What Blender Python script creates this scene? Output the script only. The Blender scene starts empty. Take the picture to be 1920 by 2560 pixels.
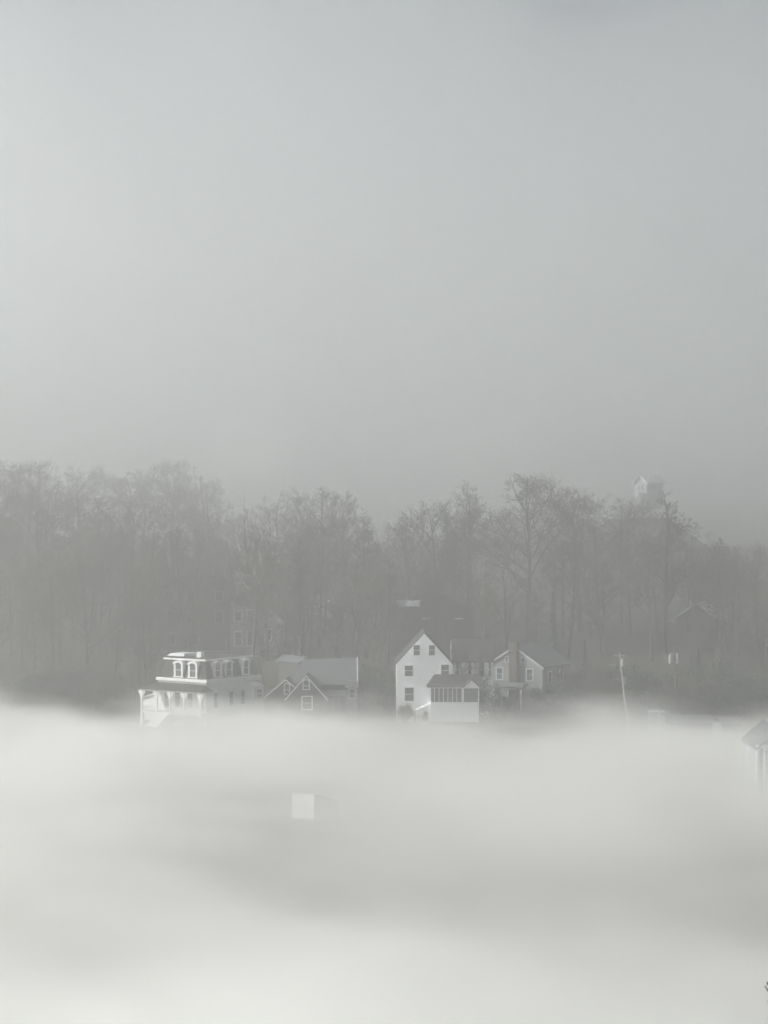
import bpy, bmesh, math, random
from mathutils import Vector, Matrix, noise as mnoise

S = bpy.context.scene
COL = S.collection
R = math.radians

# ------------------------------------------------------------------ camera, world, sun, exposure
F = 5230.0                       # focal length in pixels of the 1920 px wide photograph
CAM_Z = 30.0
cam = bpy.data.objects.new('camera', bpy.data.cameras.new('camera'))
COL.objects.link(cam)
S.camera = cam
cam.location = (0, 0, CAM_Z)
cam.rotation_euler = (R(90), 0, 0)
cam.data.sensor_fit = 'HORIZONTAL'
cam.data.sensor_width = 36
cam.data.lens = 36 * F / 1920
cam.data.clip_end = 8000

SUN_EL, SUN_AZ = R(33), R(-93)   # azimuth counted from the view direction, negative = to the left
world = bpy.data.worlds.new('World')
S.world = world
world.use_nodes = True
wt = world.node_tree
bg = wt.nodes['Background']
sky = wt.nodes.new('ShaderNodeTexSky')
sky.sky_type = 'NISHITA'
sky.sun_disc = False
sky.sun_elevation = SUN_EL
sky.sun_rotation = SUN_AZ
sky.dust_density = 3.0
hs = wt.nodes.new('ShaderNodeHueSaturation')
hs.inputs['Saturation'].default_value = 0.5
wt.links.new(sky.outputs[0], hs.inputs['Color'])
wt.links.new(hs.outputs[0], bg.inputs[0])
bg.inputs[1].default_value = 0.058

sun = bpy.data.objects.new('sun', bpy.data.lights.new('sun', 'SUN'))
COL.objects.link(sun)
sun.data.energy = 5.0
sun.data.angle = R(0.6)
sun.data.color = (1.0, 0.985, 0.95)
sd = Vector((math.sin(SUN_AZ) * math.cos(SUN_EL), math.cos(SUN_AZ) * math.cos(SUN_EL), math.sin(SUN_EL)))
sun.rotation_euler = sd.to_track_quat('Z', 'Y').to_euler()

S.view_settings.view_transform = 'Standard'
S.view_settings.look = 'None'
S.view_settings.gamma = 1
S.view_settings.exposure = 0.41
S.cycles.volume_bounces = 20
S.cycles.max_bounces = 24
S.cycles.transparent_max_bounces = 32
S.cycles.use_denoising = True

# ------------------------------------------------------------------ materials
MATS = {}


def mat(name, col, rough=0.85, var=0.25, scale=1.2, streak=1.0, bump=0.0, spec=0.3):
    """Plain surface whose colour wanders a little (weather, dirt); streak > 1 draws the marks out vertically."""
    m = bpy.data.materials.new(name)
    m.use_nodes = True
    t = m.node_tree
    b = t.nodes['Principled BSDF']
    b.inputs['Roughness'].default_value = rough
    b.inputs['Specular IOR Level'].default_value = spec
    tc = t.nodes.new('ShaderNodeTexCoord')
    mp = t.nodes.new('ShaderNodeMapping')
    mp.inputs['Scale'].default_value = (scale * streak, scale * streak, scale)
    n = t.nodes.new('ShaderNodeTexNoise')
    n.inputs['Scale'].default_value = 1
    n.inputs['Detail'].default_value = 5
    n.inputs['Roughness'].default_value = 0.65
    cr = t.nodes.new('ShaderNodeValToRGB')
    lo = [max(0, c * (1 - var)) for c in col]
    hi = [min(1, c * (1 + var)) for c in col]
    cr.color_ramp.elements[0].position = 0.3
    cr.color_ramp.elements[0].color = (*lo, 1)
    cr.color_ramp.elements[1].position = 0.7
    cr.color_ramp.elements[1].color = (*hi, 1)
    t.links.new(tc.outputs['Object'], mp.inputs[0])
    t.links.new(mp.outputs[0], n.inputs[0])
    t.links.new(n.outputs[0], cr.inputs[0])
    t.links.new(cr.outputs[0], b.inputs['Base Color'])
    if bump:
        bp = t.nodes.new('ShaderNodeBump')
        bp.inputs['Strength'].default_value = bump
        t.links.new(n.outputs[0], bp.inputs['Height'])
        t.links.new(bp.outputs[0], b.inputs['Normal'])
    MATS[name] = m
    return m


mat('white_clapboard', (0.86, 0.88, 0.9), 0.7, 0.06, 1.0, 3)
mat('white_trim', (0.82, 0.83, 0.82), 0.6, 0.05, 2.0)
mat('old_white', (0.6, 0.61, 0.61), 0.75, 0.1, 1.0, 3)
mat('dark_shingle', (0.028, 0.028, 0.027), 0.9, 0.3, 2.0, 1, 0.3)
mat('slate_roof', (0.075, 0.082, 0.088), 0.75, 0.25, 1.3, 1, 0.3)
mat('pale_metal', (0.42, 0.45, 0.47), 0.5, 0.2, 0.8)
mat('tin_roof', (0.5, 0.51, 0.53), 0.45, 0.12, 0.8)
mat('brown_siding', (0.085, 0.082, 0.076), 0.85, 0.22, 1.3, 2)
mat('grey_siding', (0.17, 0.18, 0.18), 0.8, 0.15, 1.3, 2)
mat('blue_grey_siding', (0.30, 0.33, 0.35), 0.8, 0.12, 1.3, 2)
mat('umber_siding', (0.055, 0.053, 0.05), 0.85, 0.2, 1.3, 2)
mat('brick', (0.055, 0.045, 0.04), 0.9, 0.3, 4.0, 1, 0.4)
mat('stone', (0.35, 0.35, 0.33), 0.9, 0.25, 1.5, 1, 0.4)
mat('pane', (0.035, 0.04, 0.042), 0.15, 0.3, 0.7, 1, 0, 0.5)
mat('screen', (0.15, 0.155, 0.155), 0.6, 0.25, 0.9)
mat('blind', (0.6, 0.6, 0.58), 0.8, 0.05)
mat('pole_wood', (0.26, 0.25, 0.23), 0.9, 0.25, 3.0)
mat('steel_can', (0.27, 0.28, 0.27), 0.55, 0.1)
mat('bark', (0.055, 0.052, 0.046), 0.95, 0.3, 3.0)
mat('grey_bark', (0.085, 0.08, 0.07), 0.95, 0.3, 3.0)
mat('pale_bark', (0.62, 0.61, 0.57), 0.85, 0.25, 1.5)
mat('twig', (0.07, 0.062, 0.053), 0.95, 0.3, 3.0)
mat('evergreen', (0.035, 0.05, 0.033), 0.9, 0.4, 0.8)
mat('shrub_twig', (0.06, 0.056, 0.045), 0.95, 0.35, 1.5)
mat('ground', (0.045, 0.045, 0.033), 0.95, 0.45, 0.08, 1, 0.2)
mat('river', (0.05, 0.06, 0.06), 0.12, 0.2, 0.05)


# ------------------------------------------------------------------ builders
class MB:
    def __init__(self):
        self.v, self.f = [], []

    def add(self, vs, fs):
        o = len(self.v)
        self.v += [tuple(p) for p in vs]
        self.f += [tuple(o + i for i in q) for q in fs]
        return self

    def box(self, x0, x1, y0, y1, z0, z1):
        vs = [(x, y, z) for z in (z0, z1) for y in (y0, y1) for x in (x0, x1)]
        return self.add(vs, [(0, 2, 3, 1), (4, 5, 7, 6), (0, 1, 5, 4), (2, 6, 7, 3), (0, 4, 6, 2), (1, 3, 7, 5)])

    def prism(self, poly, y0, y1):
        """poly: (x, z) anticlockwise seen from -Y; runs from y0 to y1."""
        n = len(poly)
        vs = [(x, y0, z) for x, z in poly] + [(x, y1, z) for x, z in poly]
        fs = [tuple(range(n)), tuple(range(2 * n - 1, n - 1, -1))]
        fs += [(i, i + n, (i + 1) % n + n, (i + 1) % n) for i in range(n)]
        return self.add(vs, fs)

    def prism_x(self, poly, x0, x1):
        """poly: (y, z); runs from x0 to x1."""
        n = len(poly)
        vs = [(x0, y, z) for y, z in poly] + [(x1, y, z) for y, z in poly]
        fs = [tuple(range(n)), tuple(range(2 * n - 1, n - 1, -1))]
        fs += [(i, i + n, (i + 1) % n + n, (i + 1) % n) for i in range(n)]
        return self.add(vs, fs)

    def frustum(self, a, b, z0, z1):
        """a, b: (x0, x1, y0, y1) at z0 and z1."""
        vs = [(x, y, z0) for y in a[2:] for x in a[:2]] + [(x, y, z1) for y in b[2:] for x in b[:2]]
        return self.add(vs, [(0, 2, 3, 1), (4, 5, 7, 6), (0, 1, 5, 4), (2, 6, 7, 3), (0, 4, 6, 2), (1, 3, 7, 5)])

    def tube(self, pts, rad, n=6):
        pts = [Vector(p) for p in pts]
        o = len(self.v)
        t0 = (pts[-1] - pts[0]).normalized()
        u = t0.orthogonal().normalized()
        w = t0.cross(u)
        for p, r in zip(pts, rad):
            for k in range(n):
                a = 2 * math.pi * k / n
                q = p + (u * math.cos(a) + w * math.sin(a)) * r
                self.v.append((q.x, q.y, q.z))
        for i in range(len(pts) - 1):
            for k in range(n):
                a, b = o + i * n + k, o + i * n + (k + 1) % n
                self.f.append((a, b, b + n, a + n))
        if n > 3:
            self.f.append(tuple(o + k for k in range(n))[::-1])
            self.f.append(tuple(o + (len(pts) - 1) * n + k for k in range(n)))
        return self

    def bar(self, a, b, w):
        """square bar between two points"""
        return self.tube([a, b], [w * 0.71, w * 0.71], 4)

    def mesh(self, name, m, fix=True):
        me = bpy.data.meshes.new(name)
        me.from_pydata(self.v, [], self.f)
        if fix:
            bm = bmesh.new()
            bm.from_mesh(me)
            bmesh.ops.recalc_face_normals(bm, faces=bm.faces)
            bm.to_mesh(me)
            bm.free()
        me.materials.append(MATS[m])
        return me

    def build(self, name, m, parent=None, loc=(0, 0, 0), rz=0.0, fix=True):
        o = bpy.data.objects.new(name, self.mesh(name, m, fix))
        COL.objects.link(o)
        o.location = loc
        o.rotation_euler = (0, 0, rz)
        o.parent = parent
        return o


def tag(o, label=None, cat=None, group=None, kind=None):
    for k, x in (('label', label), ('category', cat), ('group', group), ('kind', kind)):
        if x:
            o[k] = x
    return o


def thing(name, label, cat, loc, rz=0.0, group=None):
    o = bpy.data.objects.new(name, None)
    COL.objects.link(o)
    o.location = loc
    o.rotation_euler = (0, 0, rz)
    o.empty_display_size = 0.5
    return tag(o, label, cat, group)


def copy_tree(o, parent=None):
    c = o.copy()
    COL.objects.link(c)
    c.parent = parent
    for ch in [x for x in o.children]:
        copy_tree(ch, c)
    return c


def lin(tab, x):
    if x <= tab[0][0]:
        return tab[0][1]
    for (a, p), (b, q) in zip(tab, tab[1:]):
        if x <= b:
            t = (x - a) / (b - a)
            return p + (q - p) * t
    return tab[-1][1]


PROFILE = [(-200, -9), (60, -9), (150, -6), (200, -3.2), (262, -2.6), (288, -0.3), (306, 0), (330, 2.5), (345, 5.2), (400, 12.5),
           (440, 18.5), (465, 22.5), (545, 24), (620, 38), (800, 57), (1500, 66), (2600, 70)]


def ground_z(x, y):
    z = lin(PROFILE, y + 6 * math.sin(x / 60.0))
    k = min(1.0, max(0.0, (y - 310) / 60.0))
    z += 14.0 * math.exp(-((x - 54) / 9) ** 2 - ((y - 446) / 9) ** 2)       # the knoll under the white house above the treetops
    return z + k * 2.0 * mnoise.noise(Vector((x / 70.0, y / 90.0, 3.1)))


def wx(px, y):
    return (px - 960.0) / F * y


def wz(py, y):
    return CAM_Z - (py - 1280.0) / F * y


def spec_window(parent, x0, x1, z0, z1, yf, trim='white_trim', glass='pane', t=0.12, arch=0.0, along=0.0, name='window', sash=True):
    """A window on a wall that faces -Y at y = yf (along = 90 degrees: on the wall that faces +X at x = -yf). Frame, sill, pane, sash bar."""
    fr = MB()
    if arch:
        xc, hw = (x0 + x1) / 2, (x1 - x0) / 2
        outer, inner = [], []
        for i in range(9):
            a = math.pi * i / 8
            outer.append((xc + (hw + t) * math.cos(a), z1 + arch * math.sin(a) + (t if 0 < i < 8 else 0)))
            inner.append((xc + hw * math.cos(a), z1 + arch * math.sin(a)))
        for i in range(8):
            q = [inner[i], outer[i], outer[i + 1], inner[i + 1]]
            fr.prism(q, yf - 0.07, yf + 0.02)
        fr.box(x0 - t, x0, yf - 0.07, yf + 0.02, z0, z1)
        fr.box(x1, x1 + t, yf - 0.07, yf + 0.02, z0, z1)
        pn = MB().prism([(x0, z0)] + [(x1, z0)] + inner, yf - 0.03, yf + 0.01)
    else:
        fr.box(x0 - t, x0, yf - 0.07, yf + 0.02, z0, z1)
        fr.box(x1, x1 + t, yf - 0.07, yf + 0.02, z0, z1)
        fr.box(x0 - t, x1 + t, yf - 0.08, yf + 0.02, z1, z1 + t)
        pn = MB().box(x0, x1, yf - 0.03, yf + 0.01, z0, z1)
    fr.box(x0 - t - 0.05, x1 + t + 0.05, yf - 0.12, yf + 0.02, z0 - t * 0.8, z0)
    w = fr.build(name, trim, parent, rz=along)
    pn.build('pane', glass, w)
    if sash:
        zm = (z0 + z1) / 2
        MB().box(x0, x1, yf - 0.05, yf - 0.031, zm - 0.03, zm + 0.03).build('sash', trim, w)
    return w


def gable_roof(parent, x0, x1, y0, y1, ze, zp, m, over=0.25, th=0.16, xp=None, name='roof'):
    """Two slabs over a gable that faces -Y."""
    xp = (x0 + x1) / 2 if xp is None else xp
    mb = MB()
    sl, sr = (zp - ze) / (xp - x0), (zp - ze) / (x1 - xp)
    mb.prism([(x0 - over, ze - over * sl), (xp, zp), (xp, zp + th), (x0 - over - 0.03, ze - over * sl + th)], y0 - over, y1 + over)
    mb.prism([(x1 + over, ze - over * sr), (x1 + over + 0.03, ze - over * sr + th), (xp, zp + th), (xp, zp)], y0 - over, y1 + over)
    return mb.build(name, m, parent)


def rake_boards(parent, x0, x1, yf, ze, zp, m='white_trim', over=0.25, w=0.2, xp=None):
    xp = (x0 + x1) / 2 if xp is None else xp
    mb = MB()
    sl, sr = (zp - ze) / (xp - x0), (zp - ze) / (x1 - xp)
    mb.prism([(x0 - over, ze - over * sl - w), (xp, zp - w), (xp, zp + 0.02), (x0 - over, ze - over * sl + 0.02)], yf - 0.06, yf)
    mb.prism([(xp, zp - w), (x1 + over, ze - over * sr - w), (x1 + over, ze - over * sr + 0.02), (xp, zp + 0.02)], yf - 0.06, yf)
    return mb.build('rake_board', m, parent)


def gable_wall(parent, x0, x1, y0, y1, ze, zp, m, zb=-1.5, xp=None, name='wall'):
    xp = (x0 + x1) / 2 if xp is None else xp
    return MB().prism([(x0, zb), (x1, zb), (x1, ze), (xp, zp), (x0, ze)], y0, y1).build(name, m, parent)


# ------------------------------------------------------------------ ground, river
def terrain():
    ys = list(range(-60, 260, 20)) + list(range(260, 460, 8)) + list(range(460, 1000, 30)) + [1000, 1200, 1500, 2000, 2600]
    xs = [-1400, -900, -600, -400] + list(range(-300, 301, 12)) + [400, 600, 900, 1400]
    v = [(x, y, ground_z(x, y)) for y in ys for x in xs]
    n = len(xs)
    f = [(j * n + i, j * n + i + 1, (j + 1) * n + i + 1, (j + 1) * n + i) for j in range(len(ys) - 1) for i in range(n - 1)]
    mb = MB()
    mb.v, mb.f = v, f
    o = mb.build('ground', 'ground')
    for p in o.data.polygons:
        p.use_smooth = True
    tag(o, kind='structure')


terrain()
tag(MB().add([(-1400, -60, -8.6), (1400, -60, -8.6), (1400, 64, -8.6), (-1400, 64, -8.6)], [(0, 1, 2, 3)]).build('river', 'river', fix=False), kind='structure')


# ------------------------------------------------------------------ the white gabled house
def white_house():
    Y = 300.0
    s = F / Y
    X = lambda px: (px - 1061) / s
    Z = lambda py: (1795 - py) / s
    t = thing('white_house', 'tall bright white gabled house with four dark upper windows and a screened porch', 'house', (wx(1061, Y), Y, wz(1795, Y)))
    gable_wall(t, X(991), X(1131), 0, 11, Z(1660), Z(1584), 'white_clapboard')
    gable_roof(t, X(991), X(1131), 0.27, 10.9, Z(1660), Z(1584), 'dark_shingle', 0.22, 0.14)
    for a, b, c, d in ((1034, 1049, 1638, 1613), (1072, 1087, 1638, 1613), (1012, 1032, 1690, 1664), (1103, 1122, 1690, 1662), (1012, 1034, 1752, 1719)):
        spec_window(t, X(a), X(b), Z(c), Z(d), 0, t=0.07)
    # rear wing that runs to the right behind the porch
    wing = MB().prism_x([(4, -1.5), (9.5, -1.5), (9.5, Z(1657)), (6.75, Z(1608)), (4, Z(1657))], X(1131), X(1236)).build('wing', 'white_clapboard', t)
    wing['label'] = 'white rear wing under a dark roof'
    rf = MB()
    ze, zr = Z(1657), Z(1608)
    rf.prism_x([(3.65, ze - 0.2), (6.75, zr), (6.75, zr + 0.16), (3.62, ze - 0.05)], X(1131) + 0.02, X(1239))
    rf.prism_x([(9.85, ze - 0.2), (9.88, ze - 0.05), (6.75, zr + 0.16), (6.75, zr)], X(1131) + 0.02, X(1239))
    rf.build('wing_roof', 'dark_shingle', t)
    for a, b in ((1143, 1150), (1174, 1181), (1201, 1213), (1225, 1232)):
        spec_window(t, X(a), X(b), Z(1697), Z(1661), 4, t=0.05)
    # the screened porch
    y0 = -3.4
    xl, xr = X(1075), X(1195)
    MB().box(xl, xr, y0, -0.01, Z(1768) - 1.8, Z(1750)).build('porch_base', 'white_clapboard', t)
    zt, ze2 = Z(1690), Z(1713)
    r = MB()
    r.add([(X(1066), y0 - 0.35, ze2), (X(1200), y0 - 0.35, ze2), (X(1200), -0.02, ze2), (X(1066), -0.02, ze2),
           (X(1086), -0.02, zt + 0.25), (X(1200), -0.02, zt + 0.25)],
          [(0, 3, 2, 1), (0, 1, 5, 4), (0, 4, 3), (1, 2, 5), (3, 4, 5, 2)])
    r.build('porch_roof', 'dark_shingle', t)
    pd = MB().prism([(X(1157), ze2 + 0.02), (X(1195), ze2 + 0.02), (X(1176), Z(1695))], y0 - 0.62, y0 + 1.6).build('pediment', 'white_clapboard', t)
    p2 = MB()
    for sx in (-1, 1):
        a, b, c = X(1176) + sx * X(1061 + 20.5), X(1176), X(1061)
        zl, zh = ze2 + 0.0, Z(1694)
        q = [(a, zl), (b, zh), (b, zh + 0.1), (a + sx * 0.03, zl + 0.1)]
        p2.prism(q if sx < 0 else q[::-1], y0 - 0.75, y0 + 1.5)
    p2.build('pediment_roof', 'dark_shingle', t)
    MB().box(X(1072), X(1197), y0 - 0.06, y0 + 0.14, ze2 - 0.16, ze2 - 0.003).build('porch_beam', 'white_trim', t)
    scr = MB().box(xl + 0.05, X(1152), y0 + 0.12, y0 + 0.16, Z(1750) + 0.003, ze2 - 0.163).build('porch_screen', 'screen', t)
    scr2 = MB().box(X(1157), xr - 0.05, y0 + 0.12, y0 + 0.16, Z(1750) + 0.003, ze2 - 0.163).build('porch_screen', 'screen', t)
    MB().box(xr - 0.1, xr - 0.06, y0 + 0.2, -0.05, Z(1750) + 0.003, ze2 - 0.02).build('porch_screen', 'screen', t)
    for px in (1074, 1085, 1096, 1107, 1118, 1129, 1140):
        MB().box(X(px) - 0.045, X(px) + 0.045, y0 + 0.01, y0 + 0.11, Z(1750) + 0.004, ze2 - 0.165).build('porch_post', 'white_trim', t)
    for px, w in ((1154.5, 0.17), (1194, 0.08)):
        MB().box(X(px) - w, X(px) + w, y0 + 0.0, y0 + 0.11, Z(1750) + 0.004, ze2 - 0.165).build('porch_post', 'white_trim', t)
    st = MB()
    for k in range(5):
        st.box(X(1075) - 0.42 * (k + 1), X(1075) - 0.42 * k - 0.004, y0 + 0.3, y0 + 1.9, -1.6, Z(1752) - 0.19 * (k + 1))
    st.build('porch_steps', 'white_trim', t)


white_house()


# ------------------------------------------------------------------ the mansard house with the veranda
def mansard_house():
    Y = 295.0
    s = F / Y
    Z = lambda py: (1812 - py) / s
    th = R(35)
    W, D = 8.3, 11.3
    t = thing('mansard_house', 'white house with a dark mansard roof, hooded dormers and a columned veranda', 'house', (wx(515, Y), Y, wz(1812, Y)), -th)
    zc0, zc1, zt = Z(1712), Z(1699), Z(1654)
    MB().box(-W, 0, 0, D, -1.5, zc0).build('wall', 'old_white', t)
    c = MB()
    c.box(-W - 0.3, 0.3, -0.3, D + 0.3, zc0, zc0 + 0.3)
    c.box(-W - 0.55, 0.55, -0.55, D + 0.55, zc0 + 0.302, zc1)
    c.build('cornice', 'old_white', t)
    MB().frustum((-W - 0.3, 0.3, -0.3, D + 0.3), (-W + 0.5, -0.5, 0.5, D - 0.5), zc1 + 0.002, zt).build('roof', 'dark_shingle', t)
    k = MB().box(-W + 0.2, -0.2, 0.2, D - 0.2, zt + 0.002, zt + 0.24).build('upper_cornice', 'old_white', t)
    MB().frustum((-W + 0.35, -0.35, 0.35, D - 0.35), (-W + 2.4, -2.4, 2.4, D - 2.4), zt + 0.243, zt + 0.5).build('roof_deck', 'dark_shingle', t)
    MB().frustum((-7.9, -4.6, 0.6, 4.6), (-7.5, -5.0, 1.2, 4.0), zt + 0.503, zt + 0.85).build('deck_sheen', 'tin_roof', t)  # raised pale patch put in for the light reflected off the flat deck
    MB().box(-3.0, -2.2, 1.5, 2.3, zt + 0.3, zt + 1.15).build('roof_vent', 'old_white', t)
    br = MB()

    def dormer(xc, along, yb):
        hw = 0.62
        z0, z1 = Z(1694), Z(1664)
        d = MB()
        d.box(xc - hw - 0.22, xc - hw + 0.1, yb - 0.1, yb + 1.1, z0, z1 + 0.05)
        d.box(xc + hw - 0.1, xc + hw + 0.22, yb - 0.1, yb + 1.1, z0, z1 + 0.05)
        d.box(xc - hw - 0.3, xc + hw + 0.3, yb - 0.18, yb + 0.9, z0 - 0.16, z0)
        n = 8
        oo, ii = [], []
        for i in range(n + 1):
            a = math.pi * i / n
            oo.append((xc + (hw + 0.36) * math.cos(a), z1 + 0.0 + 0.55 * math.sin(a)))
            ii.append((xc + (hw - 0.1) * math.cos(a), z1 + 0.26 * math.sin(a)))
        for i in range(n):
            d.prism([ii[i], oo[i], oo[i + 1], ii[i + 1]], yb - 0.22, yb + 1.3)
        o = d.build('dormer', 'old_white', t, rz=along)
        MB().prism([(xc - hw + 0.1, z0), (xc + hw - 0.1, z0)] + ii, yb - 0.02, yb + 0.05).build('pane', 'pane', o)
        MB().box(xc - hw + 0.1, xc + hw - 0.1, yb - 0.05, yb - 0.022, (z0 + z1) / 2, (z0 + z1) / 2 + 0.07).build('sash', 'old_white', o)

    for xc in (-4.85, -2.2):
        dormer(xc, 0.0, -0.22)
    for yc in (2.3, 4.75, 8.6):
        dormer(yc, R(90), -0.22)
    # windows of the main floor, front and side
    for xc in (-7.2, -5.2, -2.9, -0.9):
        spec_window(t, xc - 0.42, xc + 0.42, 2.15, 4.3, 0, t=0.14, trim='old_white')
    dr = MB().box(-4.5, -3.6, -0.06, 0.02, 1.72, 4.1).build('door', 'brown_siding', t)
    for yc in (2.1, 5.6, 8.2):
        spec_window(t, yc - 0.4, yc + 0.4, 2.3, 4.3, 0, t=0.16, trim='old_white', along=R(90))
    # veranda
    x0, x1, y0 = -10.2, 1.3, -2.5
    zf, ze = Z(1783), Z(1727)
    MB().box(x0 + 0.1, x1 - 0.1, y0 + 0.05, -0.01, zf - 0.25, zf).build('veranda_floor', 'old_white', t)
    r = MB()
    r.add([(x0 - 0.25, y0 - 0.25, ze), (x1 + 0.25, y0 - 0.25, ze), (x1 + 0.25, -0.02, ze), (x0 - 0.25, -0.02, ze), (x0 + 1.7, -0.02, Z(1712) - 0.01), (x1 - 1.8, -0.02, Z(1712) - 0.01)],
          [(0, 3, 2, 1), (0, 1, 5, 4), (0, 4, 3), (1, 2, 5), (3, 4, 5, 2)])
    r.build('veranda_roof', 'dark_shingle', t)
    MB().box(x0, x1, y0, y0 + 0.2, ze - 0.24, ze - 0.004).build('veranda_beam', 'old_white', t)
    posts = (-9.9, -7.1, -4.6, -2.0, 1.0)
    for px in posts:
        p = MB().box(px - 0.12, px + 0.12, y0 + 0.0, y0 + 0.24, zf + 0.002, ze - 0.245).build('veranda_post', 'old_white', t)
        b = MB()
        for sx in (-1, 1):
            b.prism([(px + sx * 0.12, ze - 1.25), (px + sx * 0.22, ze - 1.15), (px + sx * 0.75, ze - 0.25), (px + sx * 0.12, ze - 0.25)][::sx], y0 + 0.06, y0 + 0.16)
        b.build('bracket', 'old_white', p)
    for a, b in zip(posts, posts[1:]):
        if a == -7.1:
            continue
        m = MB()
        m.box(a + 0.125, b - 0.125, y0 + 0.05, y0 + 0.15, zf + 0.8, zf + 0.9)
        m.box(a + 0.125, b - 0.125, y0 + 0.05, y0 + 0.15, zf + 0.12, zf + 0.2)
        q = a + 0.3
        while q < b - 0.2:
            m.box(q, q + 0.05, y0 + 0.07, y0 + 0.13, zf + 0.203, zf + 0.797)
            q += 0.2
        m.build('railing', 'old_white', t)
    for px in posts:
        MB().box(px - 0.2, px + 0.2, y0 + 0.06, y0 + 0.4, -1.5, zf - 0.255).build('veranda_pier', 'old_white', t)
    st = MB()
    for k_ in range(8):
        st.box(-7.0, -4.7, y0 - 0.3 * (k_ + 1), y0 - 0.3 * k_ + 0.04, -1.6, zf - 0.21 * (k_ + 1) + 0.02)
    st.build('veranda_steps', 'old_white', t)
    # bay at the far end of the side, low wing on the left
    MB().prism([(0.01, -1.5), (1.7, -1.5), (1.7, 4.9), (0.01, 5.5)], 8.9, D - 0.1).build('bay', 'old_white', t)
    spec_window(t, 9.4, 10.5, 3.2, 4.4, -1.7, along=R(90), t=0.1)
    w = MB().prism([(-13.2, -1.5), (-W - 0.01, -1.5), (-W - 0.01, 4.4), (-13.2, 3.0)], 1.5, 6.0).build('side_wing', 'old_white', t)
    MB().prism([(-13.5, 2.92), (-W - 0.02, 4.42), (-W - 0.02, 4.56), (-13.5, 3.06)], 1.2, 6.3).build('side_wing_roof', 'tin_roof', t)


mansard_house()


# ------------------------------------------------------------------ brown house with two sharp gables and a long roof behind
def gabled_house():
    Y = 296.0
    s = F / Y
    X = lambda px: (px - 766) / s
    Z = lambda py: (1812 - py) / s
    t = thing('gabled_house', 'low brown house with pale-edged front gables, arched attic window and long grey roof', 'house', (wx(766, Y), Y, wz(1812, Y)))
    gable_wall(t, X(718), X(814), 0, 7, Z(1743), Z(1692), 'brown_siding')
    gable_roof(t, X(718), X(814), 0.0, 6.8, Z(1743) + 0.05, Z(1690), 'dark_shingle', 0.35, 0.12)
    rake_boards(t, X(718), X(814), -0.36, Z(1743) + 0.05, Z(1690) + 0.1, over=0.35, w=0.17)
    spec_window(t, X(758.5), X(772.5), Z(1723), Z(1706), 0, t=0.1, arch=0.35)
    spec_window(t, X(756), X(779), Z(1773), Z(1742), 0, t=0.14)
    # left cross gable, set back
    gable_wall(t, X(662), X(764), 1.6, 8, Z(1743), Z(1703), 'brown_siding', xp=X(713), name='left_wing')
    gable_roof(t, X(662), X(764), 1.6, 7.8, Z(1743) + 0.03, Z(1702), 'dark_shingle', 0.3, 0.12, xp=X(713), name='left_wing_roof')
    rake_boards(t, X(662), X(764), 1.29, Z(1743) + 0.03, Z(1702) + 0.1, over=0.3, w=0.15, xp=X(713))
    spec_window(t, X(710), X(722), Z(1737), Z(1717), 1.6, t=0.09, arch=0.3)
    # long main block behind
    x0, x1 = X(722), X(893)
    ya, yb = 5.0, 13.0
    ze, zr = Z(1716), Z(1660)
    MB().box(x0 + 0.3, x1 - 0.3, ya + 0.3, yb - 0.3, -1.5, ze + 0.1).build('main_block', 'brown_siding', t)
    r = MB()
    ym = (ya + yb) / 2
    r.add([(x0, ya - 0.3, ze - 0.15), (x1, ya - 0.3, ze - 0.15), (x1, yb + 0.3, ze - 0.15), (x0, yb + 0.3, ze - 0.15), (x0 + 1.6, ym, zr), (x1 - 0.15, ym, zr + 0.25)],
          [(0, 3, 2, 1), (0, 1, 5, 4), (2, 3, 4, 5), (0, 4, 3), (1, 2, 5)])
    r.build('main_roof', 'slate_roof', t)
    MB().bar((x1 + 0.02, ya - 0.32, ze - 0.16), (x1 - 0.11, ym, zr + 0.26), 0.13).build('rake_board', 'pale_metal', t)
    # right bay, posts and side
    MB().box(X(864), X(893), 3.2, 5.2, -1.5, Z(1724)).build('bay', 'grey_siding', t)
    spec_window(t, X(873), X(886), Z(1750), Z(1728), 3.2, t=0.1, trim='pale_metal')
    MB().frustum((X(861), X(897), 2.9, 5.3), (X(867), X(891), 3.9, 5.2), Z(1724) + 0.002, Z(1708)).build('bay_roof', 'slate_roof', t)
    for px in (817, 831, 846):
        MB().box(X(px) - 0.07, X(px) + 0.07, 3.0, 3.14, -1.5, Z(1747)).build('porch_post', 'grey_siding', t)
    MB().prism_x([(2.8, Z(1747) + 0.003), (4.95, Z(1735)), (4.95, Z(1732)), (2.8, Z(1744))], X(815), X(863)).build('porch_roof', 'slate_roof', t)


gabled_house()


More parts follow.
